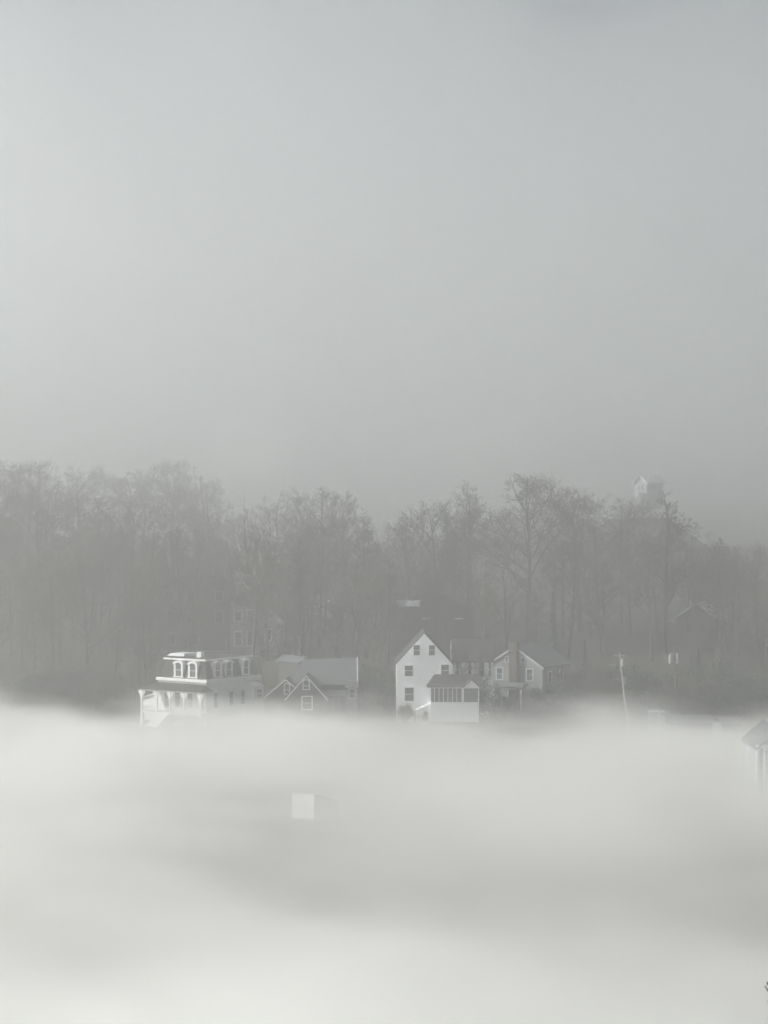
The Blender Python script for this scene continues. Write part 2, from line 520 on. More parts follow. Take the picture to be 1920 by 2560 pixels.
# ------------------------------------------------------------------ grey house with the chimney on its gable
def chimney_house():
    Y = 314.0
    s = F / Y
    Z = lambda py: (1790 - py) / s
    th = R(30)
    t = thing('chimney_house', 'dim grey gabled house with a broad dark chimney up its front', 'house', (wx(1287, Y), Y, wz(1790, Y)), -th)
    hw = 4.6
    L = 9.5
    ze, zp = Z(1664), Z(1616)
    gable_wall(t, -hw, hw, 0, L, ze, zp, 'grey_siding', zb=-2)
    gable_roof(t, -hw, hw, 0.1, L, ze, zp, 'slate_roof', 0.35, 0.14)
    rake_boards(t, -hw, hw, -0.26, ze, zp + 0.02, m='pale_metal', over=0.35, w=0.2)
    MB().box(-0.66, 0.66, -0.75, -0.002, -2, zp + 0.75).build('chimney', 'brick', t)
    spec_window(t, 2.0, 2.95, Z(1699), Z(1672), 0, t=0.14, trim='pale_metal')
    spec_window(t, -3.0, -2.1, Z(1699), Z(1672), 0, t=0.16, trim='pale_metal')
    for xc in (-1.35, 1.35):
        spec_window(t, xc - 0.22, xc + 0.22, Z(1655), Z(1643), 0, t=0.12, trim='pale_metal', sash=False)
    for yc in (2.5, 6.5):
        spec_window(t, yc - 0.5, yc + 0.5, Z(1705), Z(1680), -hw, t=0.12, trim='pale_metal', along=R(90))
    y0 = -2.6
    MB().prism_x([(y0 - 0.2, Z(1717)), (-0.77, Z(1709)), (-0.77, Z(1705)), (y0 - 0.2, Z(1713))], -3.2, 2.6).build('porch_roof', 'slate_roof', t)
    MB().box(-3.1, 2.5, y0 - 0.05, y0 + 0.1, Z(1717) - 0.2, Z(1717) - 0.003).build('porch_beam', 'pale_metal', t)
    for px in (-2.3, 0.1, 2.3):
        MB().box(px - 0.1, px + 0.1, y0 - 0.04, y0 + 0.09, -2, Z(1717) - 0.205).build('porch_post', 'white_trim', t)


chimney_house()


# ------------------------------------------------------------------ houses on the slope behind, half lost between the trunks
def tower_house():
    Y = 352.0
    s = F / Y
    X = lambda px: (px - 540) / s
    gz = ground_z(wx(540, Y), Y)
    zb = wz(1640, Y)
    Z = lambda py: (1640 - py) / s
    t = thing('tower_house', 'faint dark three-storey house with pale-trimmed windows and a paler tower, up behind the trunks', 'house', (wx(540, Y), Y, zb))
    MB().box(X(400), X(576), 0, 9, -5, Z(1472)).build('wall', 'brown_siding', t)
    MB().frustum((X(396), X(580), -0.4, 9.4), (X(430), X(545), 2.5, 6.5), Z(1472) + 0.002, Z(1440)).build('roof', 'dark_shingle', t)
    MB().box(X(577), X(645), -1.0, 5, -5, Z(1512)).build('tower', 'grey_siding', t)
    MB().frustum((X(574), X(648), -1.3, 5.3), (X(600), X(622), 1.4, 2.6), Z(1512) + 0.002, Z(1480)).build('tower_roof', 'dark_shingle', t)
    for a, b, c, d in ((415, 433, 1502, 1480), (466, 486, 1502, 1480), (540, 556, 1500, 1480), (418, 438, 1556, 1528), (470, 494, 1556, 1530), (540, 556, 1556, 1530), (418, 438, 1610, 1584), (470, 494, 1612, 1584)):
        spec_window(t, X(a), X(b), Z(c), Z(d), 0, t=0.18, trim='grey_siding')
    for a, b, c, d in ((589, 604, 1552, 1528), (620, 634, 1552, 1526), (589, 604, 1612, 1580), (620, 634, 1612, 1580)):
        spec_window(t, X(a), X(b), Z(c), Z(d), -1.0, t=0.26, trim='stone')
    MB().box(X(380), X(692), -2.6, -2.3, Z(1628), Z(1624)).build('porch_edge', 'grey_siding', t)
    MB().prism([(X(398), Z(1578)), (X(505), Z(1578)), (X(452), Z(1563))], -2.6, -0.01).build('porch_gable', 'slate_roof', t)
    for px in (402, 452, 502):
        MB().box(X(px) - 0.1, X(px) + 0.1, -2.5, -2.3, Z(1640) - 4, Z(1578) - 0.002).build('porch_post', 'brown_siding', t)
    MB().box(X(563), X(567), -0.2, -0.02, Z(1632), Z(1596)).build('downpipe', 'grey_siding', t)
    # paler wing at the right
    gable_wall(t, X(646), X(698), 1.0, 9, Z(1560), Z(1532), 'blue_grey_siding', zb=-5, name='right_wing')
    gable_roof(t, X(646), X(698), 1.0, 9, Z(1560), Z(1532), 'tin_roof', 0.3, 0.15, name='right_wing_roof')
    spec_window(t, X(664), X(676), Z(1600), Z(1575), 1.0, t=0.2)


tower_house()


def hill_house(name, label, Y, px0, px1, pyb, pye, pyp, wall, roof, wins=(), depth=8, over=0.3, rz=0.0, trim='white_trim', rake=None):
    """A gable-fronted house far up the slope: wall, roof and the windows that show."""
    s = F / Y
    pc = (px0 + px1) / 2
    X = lambda px: (px - pc) / s
    Z = lambda py: (pyb - py) / s
    t = thing(name, label, 'house', (wx(pc, Y), Y, wz(pyb, Y)), rz)
    zg = min(ground_z(wx(q, Y), Y + e) for q in (px0, px1) for e in (0, depth)) - wz(pyb, Y) - 0.3
    gable_wall(t, X(px0), X(px1), 0, depth, Z(pye), Z(pyp), wall, zb=min(-0.3, zg))
    gable_roof(t, X(px0), X(px1), 0, depth, Z(pye), Z(pyp), roof, over, 0.2)
    if rake:
        rake_boards(t, X(px0), X(px1), -over - 0.02, Z(pye), Z(pyp) + 0.1, m=rake, over=over, w=0.25)
    for a, b, c, d in wins:
        spec_window(t, X(a), X(b), Z(c), Z(d), 0, t=0.15, trim=trim)
    return t


hill_house('slope_house', 'small pale bluish gabled house glimpsed between dense trunks above the brown gables', 374, 762, 822, 1540, 1510, 1488, 'blue_grey_siding', 'tin_roof',
           ((776, 786, 1532, 1518), (796, 806, 1532, 1518)), 7)
ph = hill_house('upper_house', 'dark house with a crumpled pale porch roof, up the slope over the white gable', 352, 975, 1185, 1590, 1530, 1478, 'umber_siding', 'dark_shingle',
                ((1058, 1074, 1562, 1546), (1138, 1155, 1562, 1546)), 9, trim='brown_siding')
_s = F / 352
_X = lambda px: (px - 1080) / _s
_Z = lambda py: (1590 - py) / _s
MB().prism_x([(-2.2, _Z(1515)), (-0.02, _Z(1503)), (-0.02, _Z(1500)), (-2.2, _Z(1512))], _X(992), _X(1050)).build('porch_roof', 'pale_metal', ph)
for a, b in ((1057, 1075), (1137, 1156)):
    MB().box(_X(a), _X(b), -0.25, -0.1, _Z(1548), _Z(1545)).build('window_hood', 'pale_metal', ph)
hill_house('bank_house', 'pale-roofed house half hidden by a forked bare tree above the double-transformer pole', 356, 1690, 1790, 1600, 1545, 1510, 'brown_siding', 'pale_metal',
           ((1715, 1728, 1580, 1560), (1750, 1763, 1580, 1560)), 8, 0.4, R(-20), 'slate_roof')
hill_house('hilltop_house', 'tiny white gabled house floating in fog above the treetops', 442, 1583, 1620, 1235, 1204, 1188, 'pale_metal', 'tin_roof',
           ((1594, 1599, 1224, 1214), (1605, 1610, 1224, 1214)), 6, 0.5, R(-42), 'pale_metal', 'white_trim')
hill_house('ridge_house', 'barely visible pale roof peak alone high in the fog near the frame edge', 590, 1800, 1850, 1180, 1148, 1135, 'stone', 'tin_roof', ((1818, 1826, 1170, 1158),), 9, 0.5, 0.0)
hill_house('long_shed', 'low pale roof behind the brown gabled house, mostly hidden', 318, 746, 782, 1690, 1656, 1645, 'umber_siding', 'slate_roof', ((760, 768, 1680, 1666),), 6, 0.3, R(35))


# ------------------------------------------------------------------ small buildings that stand in the fog bank
def fog_house():
    Y = 232.0
    s = F / Y
    X = lambda px: (px - 1940) / s
    Z = lambda py: (1912 - py) / s
    t = thing('fog_house', 'pale house front with white columns, cut by the frame edge, sunk in ground fog', 'house', (wx(1940, Y), Y, wz(1912, Y)))
    gable_wall(t, X(1893), X(1990), 0, 8, Z(1864), Z(1822), 'blue_grey_siding', zb=-5)
    gable_roof(t, X(1893), X(1990), -1.2, 8, Z(1864), Z(1820), 'slate_roof', 0.4, 0.15)
    for px in (1890, 1906, 1922, 1940, 1960):
        MB().box(X(px) - 0.14, X(px) + 0.14, -1.3, -1.02, -5, Z(1866)).build('column', 'white_trim', t)
    MB().box(X(1886), X(1992), -1.35, -0.97, Z(1866) + 0.002, Z(1860)).build('porch_beam', 'white_trim', t)
    spec_window(t, X(1911), X(1918), Z(1904), Z(1876), 0)
    spec_window(t, X(1930), X(1938), Z(1904), Z(1876), 0)


fog_house()


def boat_shed():
    Y = 225.0
    s = F / Y
    X = lambda px: (px - 755) / s
    Z = lambda py: (2050 - py) / s
    t = thing('boat_shed', 'square white shed all but swallowed by the fog in front of the houses', 'shed', (wx(755, Y), Y, wz(2050, Y)), R(-38))
    MB().prism_x([(0, -2.5), (4.2, -2.5), (4.2, Z(1985) - 1.1), (0, Z(1985))], X(722), X(795)).build('wall', 'old_white', t)
    MB().prism_x([(-0.12, Z(1985) + 0.035), (4.4, Z(1985) - 1.15), (4.4, Z(1985) - 1.03), (-0.12, Z(1985) + 0.155)], X(720), X(797)).build('roof', 'pale_metal', t)
    MB().box(X(728), X(766), -0.05, 0.01, -2.5, Z(2004)).build('door', 'old_white', t)


boat_shed()


def low_shed(name, label, Y, px0, px1, pyt, pyb, roof, rz=0.0):
    s = F / Y
    pc = (px0 + px1) / 2
    hw = (px1 - px0) / 2 / s
    h = (pyb - pyt) / s
    t = thing(name, label, 'shed', (wx(pc, Y), Y, wz(pyb, Y)), rz)
    MB().box(-hw, hw, 0, 4.5, -3.0, 0.0).build('wall', 'grey_siding', t)
    MB().prism_x([(-0.35, -0.1), (2.25, h), (4.85, -0.1), (4.85, 0.04), (2.25, h + 0.14), (-0.35, 0.04)], -hw - 0.3, hw + 0.3).build('roof', roof, t)
    MB().box(-hw * 0.3, hw * 0.2, -0.05, 0.01, -3.0, -0.5).build('door', 'umber_siding', t)


low_shed('garage', 'low garage with a long blue-grey roof at the fog line, between the two poles', 268, 1668, 1775, 1794, 1808, 'slate_roof', R(-6))
low_shed('garden_shed', 'small grey shed roof at the fog line below the dark shrubs', 272, 1806, 1856, 1797, 1810, 'slate_roof', R(8))


def arbor():
    Y = 266.0
    s = F / Y
    X = lambda px: (px - 1643) / s
    Z = lambda py: (1815 - py) / s
    t = thing('garden_arbor', 'pale slatted garden arbor standing in the fog between the utility poles', 'arbor', (wx(1643, Y), Y, wz(1815, Y)))
    for px in (1625, 1651):
        for y in (0, 1.2):
            MB().box(X(px) - 0.09, X(px) + 0.09, y, y + 0.16, -3, Z(1776)).build('post', 'pale_metal', t)
    m = MB()
    for k in range(9):
        m.box(X(1626.5), X(1650.2), 0.04, 0.1, Z(1782) - 0.3 * k - 0.2, Z(1782) - 0.3 * k)
    m.build('lattice', 'pale_metal', t)
    MB().box(X(1622), X(1663), -0.1, 1.5, Z(1781), Z(1779)).build('top_rail', 'pale_metal', t)
    m = MB()
    for k in range(5):
        m.box(X(1654), X(1663), 0.04, 0.1, Z(1790) - 0.3 * k - 0.18, Z(1790) - 0.3 * k)
    m.build('fence_panel', 'blind', t)


arbor()


# ------------------------------------------------------------------ utility poles
def can(parent, x, y, z, r, h, name='transformer'):
    o = MB().tube([(x, y, z), (x, y, z + 0.08), (x, y, z + h - 0.1), (x, y, z + h)], [r * 0.85, r, r, r * 0.7], 12).build(name, 'steel_can', parent)
    MB().tube([(x, y, z + h), (x, y, z + h + 0.3)], [0.05, 0.03], 6).build('bushing', 'steel_can', o)
    return o


def leaning_pole():
    Y = 284.0
    s = F / Y
    a = Vector((wx(1574, Y), Y, wz(1845, Y)))
    t = thing('utility_pole', 'pale leaning utility pole with one transformer near its top', 'utility pole', a)
    top = Vector(((1549 - 1574) / s, 0, (1845 - 1632) / s))
    MB().tube([-top * 0.1, top * 0.5, top], [0.21, 0.17, 0.12], 10).build('pole', 'pole_wood', t)
    p = top * (200 / 213.0)
    can(t, p.x + 0.33, -0.1, p.z - 1.1, 0.23, 1.0)
    q = top * (150 / 213.0)
    MB().box(q.x + 0.1, q.x + 0.42, -0.2, 0.2, q.z - 0.9, q.z + 0.1).build('meter_box', 'steel_can', t)
    MB().box(top.x - 0.8, top.x + 0.8, -0.18, -0.06, top.z - 0.4, top.z - 0.28).build('cross_arm', 'pole_wood', t)


leaning_pole()


def transformer_pole():
    Y = 300.0
    s = F / Y
    t = thing('utility_pole', 'upright dark utility pole carrying two pale transformer cans', 'utility pole', (wx(1690, Y), Y, wz(1810, Y)))
    x = (1685 - 1690) / s
    h = (1810 - 1615) / s
    MB().tube([(0.1, 0, -2.5), (0, 0, h * 0.5), (x, 0, h)], [0.2, 0.17, 0.11], 10).build('pole', 'umber_siding', t)
    for dx in (-0.52, 0.52):
        can(t, x + dx, -0.12, (1810 - 1659) / s, 0.27, 1.35)
    MB().box(x - 0.6, x + 0.6, -0.1, 0.0, (1810 - 1636) / s, (1810 - 1633) / s).build('cross_arm', 'pole_wood', t)


transformer_pole()


# ------------------------------------------------------------------ trees
def grow(seed, limbs=13, twigs=8, spread=1.0, clear=0.3, lean=0.0, fork=False, density=1.0):
    """A bare broadleaf tree one unit tall: (trunk, crown) as two builders. Every limb, branch and twig is a tapered tube."""
    rnd = random.Random(seed)
    tr, cr = MB(), MB()

    def wander(p, d, length, n, jit, up):
        pts = [p.copy()]
        d = d.normalized()
        for _ in range(n):
            d = (d + Vector((rnd.uniform(-1, 1), rnd.uniform(-1, 1), rnd.uniform(-1, 1))) * jit + Vector((0, 0, up))).normalized()
            p = p + d * (length / n)
            pts.append(p.copy())
        return pts, d

    def at(pts, f):
        g = f * (len(pts) - 1)
        i = min(int(g), len(pts) - 2)
        return pts[i].lerp(pts[i + 1], g - i), (pts[i + 1] - pts[i]).normalized()

    def off(d, ang):
        u = d.orthogonal().normalized()
        u = Matrix.Rotation(rnd.uniform(0, 2 * math.pi), 3, d) @ u
        return (d * math.cos(ang) + u * math.sin(ang)).normalized()

    def branch(p, d, length, r, level):
        if level >= 2 and (p.x * p.x + p.y * p.y) / (0.33 * spread) ** 2 + ((p.z - 0.62) / 0.385) ** 2 > rnd.uniform(0.85, 1.1):
            return
        n = 4 if level == 1 else (3 if level == 2 else 2)
        pts, _ = wander(p, d, length, n, 0.2 if level < 3 else 0.3, {1: 0.06, 2: 0.04, 3: 0.02, 4: 0.0}[level])
        rad = [r * (1 - 0.75 * i / n) for i in range(n + 1)]
        cr.tube(pts, rad, 5 if level == 1 else 3)
        if level >= 4:
            return
        k = {1: 9, 2: 7, 3: twigs}[level]
        k = max(2, int(round(k * density * rnd.uniform(0.8, 1.2))))
        for i in range(k):
            f = 0.22 + 0.78 * (i + rnd.random()) / k
            q, dq = at(pts, min(f, 0.99))
            branch(q, off(dq, R(rnd.uniform(30, 66))), length * rnd.uniform(0.36, 0.58) * (1.15 - 0.45 * f), max(rad[0] * (1 - 0.7 * f) * 0.5, 0.00062), level + 1)

    stems = [(Vector((lean, 0, 1)), 1.0)]
    if fork:
        stems = [(Vector((-0.2, 0.05, 1)), 0.97), (Vector((0.22, -0.04, 1)), 0.9)]
    for d0, hh in stems:
        pts, _ = wander(Vector((0, 0, -0.03)), d0, 0.8 * hh + 0.03, 9, 0.045, 0.06)
        rad = [0.0135 * (1 - 0.82 * i / 9) + 0.002 for i in range(10)]
        rad[0] *= 1.35
        tr.tube(pts, rad, 8)
        nl = limbs if not fork else limbs * 2 // 3
        for i in range(nl):
            f = clear + (1 - clear) * (i + 0.5 * rnd.random()) / nl
            q, dq = at(pts, min(f, 0.995))
            ln = (0.4 - 0.2 * max(0.0, f - 0.45) / 0.55) * spread * rnd.uniform(0.8, 1.15)
            branch(q, off(dq, R(rnd.uniform(38, 68)) * (0.6 + 0.4 * spread) * (1.15 - 0.45 * f)), ln, 0.0062 * (1.15 - 0.6 * f), 1)
        branch(pts[-1], Vector((0, 0, 1)), 0.19 * hh, 0.004, 1)
    return tr, cr


def make_tree(name, mbs, bark, twig):
    """An unlabelled pattern of a tree kept at unit height: copies get size and place."""
    tr, cr = mbs
    return tr.mesh('trunk', bark, False), cr.mesh('crown', twig, False)


FORMS = {}
for key, args in {
    'broad': dict(seed=3, limbs=17, spread=1.3, clear=0.32), 'dome': dict(seed=8, limbs=19, spread=1.4, clear=0.38, twigs=9), 'oak': dict(seed=21, limbs=17, spread=1.4, clear=0.28),
    'slim': dict(seed=5, limbs=14, spread=0.62, clear=0.34), 'tall': dict(seed=13, limbs=13, spread=0.8, clear=0.45), 'rod': dict(seed=17, limbs=17, spread=0.55, clear=0.35),
    'lean': dict(seed=29, limbs=12, spread=0.9, clear=0.35, lean=0.13), 'fork': dict(seed=34, limbs=14, spread=0.85, clear=0.3, fork=True), 'open': dict(seed=41, limbs=10, spread=1.05, clear=0.3, twigs=7, density=0.9),
}.items():
    FORMS[key] = make_tree(key, grow(**args), 'bark' if key not in ('tall', 'open') else 'grey_bark', 'twig')
FORMS['white'] = make_tree('white', grow(55, 9, 3, 0.9, 0.4, 0, True, 0.62), 'bark', 'pale_bark')

rnd = random.Random(11)


def plant(form, px, Y, py_top=None, h=None, wide=1.0, label='', group=None, name='bare_tree', base=None):
    x = wx(px, Y)
    z = ground_z(x, Y) if base is None else base
    if h is None:
        h = wz(py_top, Y) - z
    t = thing(name, label, 'tree', (x, Y, z - 0.1), rnd.uniform(0, 6.28), group)
    t.scale = (h * wide, h * wide, h)
    for n, me in zip(('trunk', 'crown'), FORMS[form]):
        o = bpy.data.objects.new(n, me)
        COL.objects.link(o)
        o.parent = t
    return t


HEROES = [
    ('broad', -6, 1148, 425, 1.15, 'bare tree whose rounded crown meets the left frame edge'),
    ('dome', 95, 1152, 430, 1.25, 'wide domed bare tree next in from the left frame edge'),
    ('oak', 205, 1160, 428, 1.2, 'wide bare tree in the pale wood, above the empty dark slope left of the veranda'),
    ('broad', 318, 1178, 420, 1.15, 'bare tree in the pale wood straight above the low wing of the mansard house'),
    ('dome', 432, 1150, 418, 1.05, 'tallest bare tree over the mansard house, its crown a clear pale dome'),
    ('oak', 512, 1185, 400, 0.95, 'bare tree stepping down from the pale dome towards the white-limbed tree'),
    ('white', 648, 1200, 366, 0.9, 'tree with bright white limbs showing above the darker crowns'),
    ('fork', 600, 1262, 372, 1.0, 'rounded bare tree below the white-limbed tree, in front of the tower'),
    ('open', 700, 1226, 378, 1.0, 'thin-topped bare tree just right of the white limbs'),
    ('broad', 790, 1214, 376, 1.05, 'full bare tree with a high ragged crown over the brown gabled house'),
    ('tall', 862, 1226, 380, 1.1, 'tall bare tree at the shoulder where the skyline drops to the gap'),
    ('slim', 930, 1290, 362, 1.1, 'slender bare tree standing in the skyline gap left of the white house'),
    ('broad', 1030, 1290, 358, 0.85, 'bare tree rising right of the skyline gap, behind the white gable'),
    ('oak', 1095, 1248, 366, 0.95, 'spreading bare tree directly above the peak of the white gable'),
    ('tall', 1178, 1202, 372, 1.0, 'tall bare tree with a straight pale-gapped stem over the screened porch'),
    ('dome', 1322, 1186, 362, 1.1, 'great vase-shaped bare tree, tallest of those above the chimney house'),
    ('broad', 1452, 1220, 370, 1.15, 'broad domed bare tree right of the great vase-shaped one'),
    ('oak', 1556, 1240, 376, 1.0, 'bare tree under the tiny white hilltop house'),
    ('rod', 1660, 1228, 352, 1.25, 'narrow bare tree with one long straight stem above the twin transformers'),
    ('open', 1735, 1310, 368, 1.0, 'thin bare tree beyond the straight-stemmed one, in pale fog'),
    ('fork', 1822, 1335, 350, 0.95, 'forked bare tree spreading its limbs over the pale-roofed house'),
    ('tall', 1890, 1352, 360, 1.0, 'bare tree near the right frame edge above the dark shrubs'),
    ('open', 1268, 1372, 336, 0.9, 'small bare tree before the great vase-shaped one, arching over the chimney'),
    ('lean', 1418, 1335, 338, 0.9, 'leaning bare tree with a crooked limb over the dark conifer'),
    ('slim', 1515, 1400, 332, 1.1, 'slim bare tree in the open ground left of the leaning pole'),
    ('fork', 1800, 1490, 326, 1.0, 'low forked bare tree with wide black limbs right of the twin transformers'),
    ('tall', 378, 1385, 330, 0.9, 'dark trunk standing directly behind the mansard roof'),
    ('tall', 632, 1330, 326, 0.9, 'dark trunk between the mansard house and the brown gables'),
    ('rod', 752, 1350, 328, 1.0, 'straight dark trunk rising from behind the long grey roof'),
    ('slim', 965, 1395, 322, 1.0, 'dark trunk close to the left wall of the white house'),
]
for form, px, py, Y, wide, lab in HEROES:
    plant(form, px, Y, py, None, wide, lab)

SKYLINE = [(0, 1150), (430, 1155), (520, 1190), (570, 1265), (640, 1255), (800, 1220), (880, 1245), (935, 1300), (1000, 1315), (1100, 1255), (1200, 1210), (1330, 1195), (1480, 1225),
           (1640, 1270), (1700, 1320), (1920, 1350)]
ZONES = [(-40, 250, 'left', 'bare tree crowded in the pale left wood, no house in front', 'trees of the left wood', 30),
         (250, 560, 'mansard', 'bare tree in the crowd of stems behind the mansard house', 'trees behind the mansard house', 28),
         (560, 930, 'gables', 'bare tree in the dark crowd behind the brown gabled house', 'trees behind the brown gabled house', 32),
         (930, 1210, 'white', 'bare tree in the dark crowd behind the white gabled house', 'trees behind the white house', 18),
         (1210, 1560, 'chimney', 'bare tree among the open stems up the slope behind the chimney house', 'trees behind the chimney house', 13),
         (1560, 1960, 'poles', 'thin bare tree on the slope behind the utility poles', 'trees behind the utility poles', 15)]
forms = ['broad', 'oak', 'slim', 'tall', 'rod', 'lean', 'fork', 'open', 'slim', 'tall']
for a, b, _k, lab, grp, n in ZONES:
    for i in range(n):
        px = a + (b - a) * (i + rnd.random()) / n
        Y = rnd.choice((rnd.uniform(326, 372), rnd.uniform(360, 440)))
        if 395 < px < 700 and Y < 372 and rnd.random() < 0.75:
            Y += 40
        x = wx(px, Y)
        gz = ground_z(x, Y)
        top = lin(SKYLINE, px) + rnd.uniform(12, 120)
        hmax = wz(top, Y) - gz
        h = min(hmax, rnd.uniform(13, 24))
        plant(rnd.choice(forms), px, Y, None, max(h, 8), rnd.uniform(0.85, 1.2), lab, grp)


def shrub_mesh(seed, n=1500, leafy=True):
    r = random.Random(seed)
    st, fo = MB(), MB()
    lobes = [(Vector((r.uniform(-0.5, 0.5), r.uniform(-0.5, 0.5), r.uniform(0.3, 0.75))), r.uniform(0.2, 0.36)) for _ in range(11)]
    for c, rr in lobes:
        st.tube([(c.x * 0.15, c.y * 0.15, -0.1), (c.x * 0.6, c.y * 0.6, c.z * 0.6), tuple(c)], [0.022, 0.014, 0.006], 5)
    for i in range(n):
        c, rr = r.choice(lobes)
        d = Vector((r.gauss(0, 1), r.gauss(0, 1), r.gauss(0, 1))).normalized()
        p = c + d * rr * (r.random() ** 0.4) * r.uniform(0.8, 1.15)
        if p.z < 0.02:
            continue
        if leafy:
            u = d.orthogonal().normalized()
            u = Matrix.Rotation(r.uniform(0, 6.28), 3, d) @ u
            w = (d.cross(u) + d * r.uniform(-0.6, 0.6)).normalized()
            a, b = r.uniform(0.022, 0.045), r.uniform(0.014, 0.026)
            q = [p + u * a, p + w * b, p - u * a, p - w * b]
            fo.add([tuple(k) for k in q], [(0, 1, 2, 3)])
        else:
            e = p + (d + Vector((0, 0, 0.7))).normalized() * r.uniform(0.1, 0.22)
            fo.tube([tuple(c.lerp(p, 0.55)), tuple(p), tuple(e)], [0.007, 0.005, 0.0025], 3)
    return st.mesh('stem', 'bark', False), fo.mesh('foliage', 'evergreen' if leafy else 'shrub_twig', False)


SHRUBS = [shrub_mesh(70, 2600), shrub_mesh(71, 2600), shrub_mesh(72, 1500, False), shrub_mesh(73, 1500, False)]


def shrub(k, px, Y, h, wide, label, group):
    x = wx(px, Y)
    t = thing('shrub', label, 'shrub', (x, Y, ground_z(x, Y) - 0.1), rnd.uniform(0, 6.28), group)
    t.scale = (h * wide, h * wide, h)
    for n, me in zip(('stem', 'foliage'), SHRUBS[k]):
        o = bpy.data.objects.new(n, me)
        COL.objects.link(o)
        o.parent = t


SH = [(0, 285, 'dark brushy shrub on the slope left of the mansard house', 'shrubs left of the mansard house', 12, 310, 330, 3.2, 5.5, (2, 3, 0)),
      (560, 720, 'dark shrub filling the gap between the mansard house and the brown gables', 'shrubs between mansard house and brown gables', 7, 306, 322, 2.6, 4.6, (0, 2, 3)),
      (880, 1000, 'dark shrub in the gap between the brown house and the white house', 'shrubs left of the white house', 7, 306, 320, 3.5, 6.5, (0, 1, 2)),
      (1390, 1560, 'dark shrub beside the chimney house, left of the leaning pole', 'shrubs right of the chimney house', 10, 302, 322, 3.0, 6.0, (0, 1, 1, 2)),
      (1590, 1930, 'dark shrub in the thicket around the twin-transformer pole', 'shrubs behind the twin-transformer pole', 20, 300, 322, 3.0, 6.5, (0, 1, 2))]
for a, b, lab, grp, n, ya, yb, h0, h1, ks in SH:
    for i in range(n):
        shrub(rnd.choice(ks), a + (b - a) * (i + rnd.random()) / n, rnd.uniform(ya, yb), rnd.uniform(h0, h1), rnd.uniform(0.75, 1.1), lab, grp)
shrub(0, 1226, 297.0, 6.2, 0.42, 'tall dark evergreen shrub against the right end of the screened porch', None)
shrub(3, 1255, 300.0, 4.2, 0.6, 'brushy shrub in front of the low porch of the chimney house', None)
plant('slim', 1196, 300.5, None, 11.0, 0.9, 'small bare tree in front of the white rear wing', None)
plant('open', 1152, 302.5, None, 10.0, 0.8, 'thin bare tree behind the porch roof, crossing the white rear wing', None)
shrub(3, 1052, 297.5, 2.4, 0.7, 'bare brushy shrub hiding the lowest window of the white house', None)
shrub(2, 1012, 298.0, 2.9, 0.6, 'bare brushy shrub against the white house corner', None)


def undergrowth():
    r = random.Random(77)
    m = MB()
    for i in range(2600):
        Y = r.uniform(318, 400) if r.random() < 0.75 else r.uniform(400, 470)
        x = wx(r.uniform(-60, 1980), Y)
        if 960 + x * F / Y > 1190 and (Y > 335 or r.random() < 0.4):
            continue
        if 395 < 960 + x * F / Y < 700 and Y < 356:
            continue
        p = Vector((x, Y, ground_z(x, Y) - 0.1))
        h = r.uniform(1.6, 5.5)
        for k in range(r.randint(3, 5)):
            e = p + Vector((r.uniform(-0.3, 0.3) * h, r.uniform(-0.3, 0.3) * h, h * r.uniform(0.7, 1.0)))
            c = p.lerp(e, 0.5) + Vector((r.uniform(-0.1, 0.1), r.uniform(-0.1, 0.1), 0)) * h
            m.tube([p, c, e], [0.05, 0.035, 0.012], 3)
            for j in range(5):
                q = c.lerp(e, r.uniform(-0.6, 1.0))
                m.tube([q, q + Vector((r.uniform(-1, 1), r.uniform(-1, 1), r.uniform(0.1, 1.0))) * h * 0.22], [0.022, 0.009], 3)
    o = m.build('undergrowth', 'shrub_twig', None, fix=False)
    tag(o, 'brushy bare saplings and scrub covering the slope under the trees', None, None, 'stuff')


undergrowth()


def conifer(px, Y, py_top, wide, label):
    r = random.Random(90 + int(px))
    x = wx(px, Y)
    z = ground_z(x, Y)
    h = wz(py_top, Y) - z
    t = thing('conifer', label, 'tree', (x, Y, z - 0.1))
    MB().tube([(0, 0, -0.3), (0, 0, h * 0.6), (0, 0, h)], [h * 0.015, h * 0.009, 0.02], 7).build('trunk', 'bark', t, fix=False)
    m = MB()
    for i in range(4200):
        f = r.random() ** 1.35
        lay = math.floor(f * 16) / 16 + r.random() ** 2 / 16
        rad = (1 - lay) * h * wide * (0.75 + 0.25 * math.sin(lay * 60)) * r.random() ** 0.45
        a = r.uniform(0, 6.283)
        p = Vector((math.cos(a) * rad, math.sin(a) * rad, h * (0.08 + 0.92 * lay) - rad * 0.35))
        d = Vector((math.cos(a), math.sin(a), r.uniform(-0.7, 0.2))).normalized()
        u = d.cross(Vector((0, 0, 1))).normalized()
        q = [p - d * 0.22, p + u * 0.09, p + d * 0.22, p - u * 0.09]
        m.add([tuple(k) for k in q], [(0, 1, 2, 3)])
    m.build('crown', 'evergreen', t, fix=False)


conifer(1382, 326, 1478, 0.17, 'narrow dark conifer behind the roof of the chimney house')
conifer(1462, 318, 1600, 0.2, 'squat dark conifer among the shrubs left of the leaning pole')
conifer(1745, 306, 1622, 0.3, 'broad dark conifer right of the twin-transformer pole')


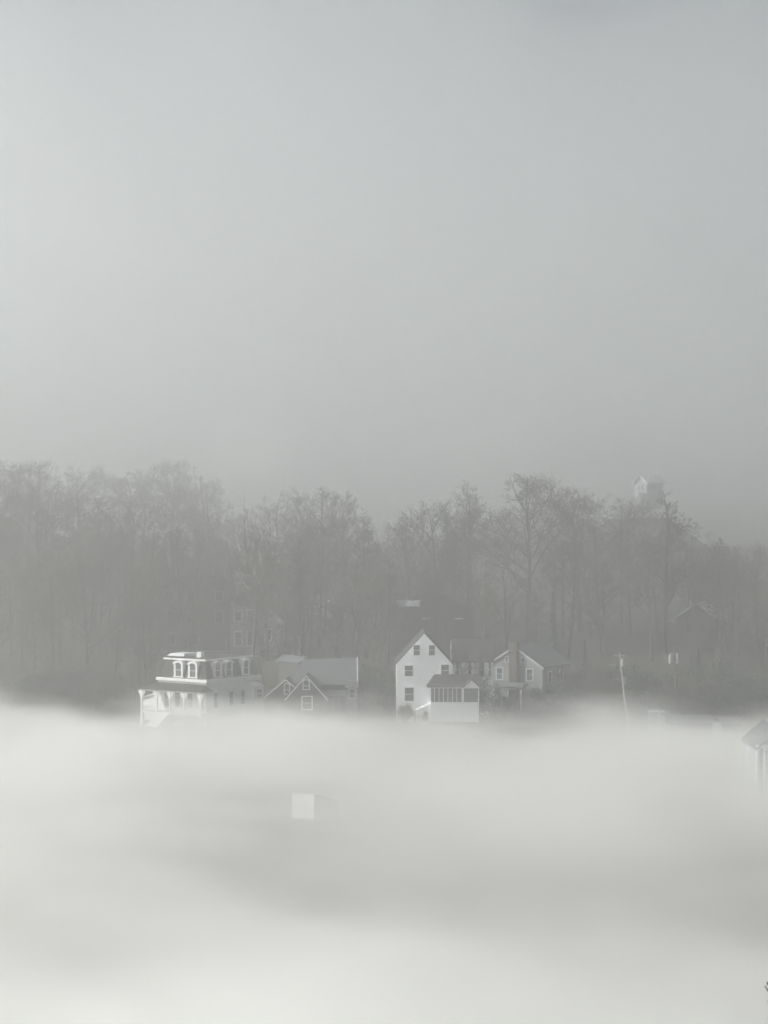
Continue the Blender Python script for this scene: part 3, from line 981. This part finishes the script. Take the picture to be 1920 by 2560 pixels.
# the branch tip that reaches into the frame at the lower right belongs to a tree near the camera
def near_tree():
    Y = 62.0
    s = F / Y
    bx_, bz = wx(2085, Y), ground_z(wx(2085, Y), Y)
    t = thing('near_tree', 'bare tree just outside the frame whose dark twig tips poke in low at the edge', 'tree', (bx_, Y, bz))
    X = lambda px: (px - 2085) / s
    Z = lambda py: wz(py, Y) - bz
    MB().tube([(0, 0, -0.5), (0.05, 0, 6), (-0.05, 0, 12), (X(2080), 0, Z(2420)), (X(2076), 0, Z(2300))], [0.25, 0.2, 0.14, 0.09, 0.03], 9).build('trunk', 'bark', t)
    m = MB()
    m.tube([(X(2081), 0, Z(2600)), (X(2020), -0.2, Z(2540)), (X(1960), -0.3, Z(2500)), (X(1925), -0.3, Z(2472)), (X(1913), -0.3, Z(2450))], [0.06, 0.05, 0.04, 0.03, 0.026], 6)
    m.tube([(X(1970), -0.3, Z(2506)), (X(1935), -0.25, Z(2490)), (X(1919), -0.2, Z(2476)), (X(1909), -0.2, Z(2461))], [0.03, 0.028, 0.024, 0.02], 6)
    m.tube([(X(1921), -0.3, Z(2463)), (X(1913), -0.32, Z(2455))], [0.012, 0.008], 5)
    m.tube([(X(1990), -0.25, Z(2522)), (X(1950), -0.3, Z(2508)), (X(1926), -0.3, Z(2501)), (X(1914), -0.3, Z(2499))], [0.035, 0.03, 0.026, 0.022], 6)
    m.tube([(X(1940), -0.3, Z(2504)), (X(1926), -0.28, Z(2505)), (X(1917), -0.28, Z(2504))], [0.014, 0.011, 0.009], 6)
    r = random.Random(4)
    for i in range(26):
        f = r.uniform(0.45, 1.0)
        z0 = Z(2900) + (Z(2300) - Z(2900)) * f
        a = r.uniform(-1.2, 1.9)
        L = r.uniform(1.0, 2.2)
        p = Vector((-0.03, 0, z0))
        e = p + Vector((math.cos(a) * L * (0.5 if math.cos(a) < 0 else 1), math.sin(a) * L, L * r.uniform(0.4, 0.9)))
        c = p.lerp(e, 0.5) + Vector((0, 0, -0.12))
        m.tube([p, c, e], [0.05, 0.03, 0.012], 5)
    m.build('crown', 'bark', t)


near_tree()


# ------------------------------------------------------------------ haze and fog
def vol_box(name, a, b, m, label=None):
    mb = MB().box(a[0], b[0], a[1], b[1], a[2], b[2])
    MATS[name] = m
    o = mb.build(name, name)
    tag(o, label, None, None, 'stuff')
    return o


def volume(name, color, aniso, step):
    m = bpy.data.materials.new(name)
    m.use_nodes = True
    t = m.node_tree
    t.nodes.remove(t.nodes['Principled BSDF'])
    pv = t.nodes.new('ShaderNodeVolumePrincipled')
    pv.inputs['Color'].default_value = (*color, 1)
    pv.inputs['Anisotropy'].default_value = aniso
    t.links.new(pv.outputs[0], t.nodes['Material Output'].inputs['Volume'])
    m.cycles.volume_step_rate = step
    return m, t, pv


def math_node(t, op, a, b=None, c=None, clamp=False):
    n = t.nodes.new('ShaderNodeMath')
    n.operation = op
    n.use_clamp = clamp
    for i, x in enumerate((a, b, c)):
        if x is None:
            continue
        if isinstance(x, (int, float)):
            n.inputs[i].default_value = x
        else:
            t.links.new(x, n.inputs[i])
    return n.outputs[0]


def ramp(t, x, a, b, p, q):
    n = t.nodes.new('ShaderNodeMapRange')
    n.interpolation_type = 'SMOOTHSTEP'
    t.links.new(x, n.inputs[0])
    for k, val in zip(('From Min', 'From Max', 'To Min', 'To Max'), (a, b, p, q)):
        n.inputs[k].default_value = val
    return n.outputs[0]


def noise_node(t, pos, scale, detail=2.0, off=(0, 0, 0)):
    mp = t.nodes.new('ShaderNodeMapping')
    mp.inputs['Scale'].default_value = scale
    mp.inputs['Location'].default_value = off
    t.links.new(pos, mp.inputs[0])
    n = t.nodes.new('ShaderNodeTexNoise')
    n.inputs['Scale'].default_value = 1
    n.inputs['Detail'].default_value = detail
    t.links.new(mp.outputs[0], n.inputs[0])
    return n.outputs[0]


FOG = (0.97, 0.975, 0.965)
GREY_FOG = (0.982, 0.989, 0.99)
m, t, pv = volume('haze', FOG, 0.65, 1)
pv.inputs['Density'].default_value = 0.0016
vol_box('haze', (-1500, -62, -10.5), (1500, 2700, 100), m)

# the bank of ground fog that lies on the river flat in front of the houses
m, t, pv = volume('fog_bank', FOG, 0.5, 0.6)
g = t.nodes.new('ShaderNodeNewGeometry')
sx = t.nodes.new('ShaderNodeSeparateXYZ')
t.links.new(g.outputs['Position'], sx.inputs[0])
n1 = noise_node(t, g.outputs['Position'], (0.03, 0.034, 0.07), 4)
turn = t.nodes.new('ShaderNodeMapping')
turn.inputs['Rotation'].default_value = (0, 0, 0.3)
t.links.new(g.outputs['Position'], turn.inputs[0])
n2 = noise_node(t, turn.outputs[0], (0.03, 0.075, 0.06), 5, (3.7, 1.2, 0))
ty = math_node(t, 'MULTIPLY_ADD', sx.outputs[0], 0.35, sx.outputs[1])
lift = ramp(t, sx.outputs[1], 248, 288, -5.2, -1.9)            # the bank is deeper out on the flat, and its back edge lies higher at the left than at the right
back = ramp(t, sx.outputs[1], 264, 284, 0.0, 1.0)
lift = math_node(t, 'ADD', lift, math_node(t, 'MULTIPLY', back, ramp(t, sx.outputs[0], -62, -34, -6.5, 0.0)))
lift = math_node(t, 'ADD', lift, math_node(t, 'MULTIPLY', back, ramp(t, sx.outputs[0], -5, 48, 0.0, 4.6)))
n4 = noise_node(t, turn.outputs[0], (0.08, 0.12, 0.22), 4, (0.3, 7.7, 0))
zz = math_node(t, 'ADD', math_node(t, 'MULTIPLY_ADD', n1, 15.0, sx.outputs[2]), lift)
zz = math_node(t, 'MULTIPLY_ADD', n4, 9.0, zz)
top = ramp(t, zz, 9.5, 13.5, 1.0, 0.0)
thick = ramp(t, n2, 0.36, 0.64, 0.026, 0.11)
# a thinner lane in the bank across the middle of the flat, strongest on its right side
lane = math_node(t, 'MULTIPLY', ramp(t, ty, 120, 155, 0, 1), ramp(t, ty, 165, 225, 1, 0))
lane = math_node(t, 'MULTIPLY', lane, ramp(t, sx.outputs[0], -40, 10, 0.65, 1.0))
thin = math_node(t, 'MULTIPLY_ADD', lane, -0.6, 1.0)
thin = math_node(t, 'MULTIPLY', thin, ramp(t, ty, 98, 140, 2.0, 1.0))
edge = ramp(t, sx.outputs[1], 286, 306, 1.0, 0.0)
d = math_node(t, 'MULTIPLY', math_node(t, 'MULTIPLY', math_node(t, 'MULTIPLY', top, thick), edge), thin)
t.links.new(d, pv.inputs['Density'])
vol_box('fog_bank', (-420, 20, -9.7), (420, 309, 14), m, 'pale bank of ground fog lying in front of the houses')

# the fog that hangs over the hill and swallows the treetops
m, t, pv = volume('hanging_fog', GREY_FOG, 0.88, 1.5)
g = t.nodes.new('ShaderNodeNewGeometry')
sx = t.nodes.new('ShaderNodeSeparateXYZ')
t.links.new(g.outputs['Position'], sx.inputs[0])
n1 = noise_node(t, g.outputs['Position'], (0.009, 0.009, 0.02), 3)
zz = math_node(t, 'MULTIPLY_ADD', n1, 22.0, sx.outputs[2])
d = math_node(t, 'MULTIPLY', ramp(t, zz, 12, 49, 0.0, 0.005), ramp(t, sx.outputs[1], 285, 390, 0.0, 1.0))
d = math_node(t, 'MULTIPLY', d, ramp(t, sx.outputs[1], 450, 540, 1.0, 4.0))
n3 = noise_node(t, g.outputs['Position'], (0.012, 0.012, 0.03), 4, (5.1, 2.2, 0.7))
d = math_node(t, 'MULTIPLY', d, ramp(t, n3, 0.38, 0.62, 0.2, 2.0))
t.links.new(d, pv.inputs['Density'])
vol_box('hanging_fog', (-1000, 270, 6), (1000, 1500, 190), m, 'fog hanging over the hill and hiding the treetops')


def mist_crown(x, y, z, rx, ry, rz, dens, seed, label):
    """A rounded lump of mist, added to stand in for a pale frosty crown."""
    m, t, pv = volume('mist_crown', FOG, 0.3, 1)  # scatters more sideways so the added lump shows paler than the fog
    pv.inputs['Density'].default_value = dens
    bm = bmesh.new()
    bmesh.ops.create_icosphere(bm, subdivisions=4, radius=1)
    for v in bm.verts:
        k = 1 + 0.34 * mnoise.noise(v.co * 1.3 + Vector((seed, 0, 0))) + 0.12 * mnoise.noise(v.co * 3.1 + Vector((0, seed, 0)))
        v.co = Vector((v.co.x * rx * k, v.co.y * ry * k, v.co.z * rz * k))
    me = bpy.data.meshes.new('mist_crown')
    bm.to_mesh(me)
    bm.free()
    me.materials.append(m)
    o = bpy.data.objects.new('mist_crown', me)
    COL.objects.link(o)
    o.location = (x, y, z)
    tag(o, label, None, None, 'stuff')


mist_crown(wx(612, 432), 432, wz(1135, 432), 8.3, 9, 6.0, 0.02, 1.7, 'pale rounded mist stand-in for a frosty crown above the white-limbed tree')
mist_crown(wx(1215, 420), 420, wz(1128, 420), 9.0, 9, 5.2, 0.014, 5.2, 'pale wide mist stand-in for a frosty crown above the great vase-shaped tree')
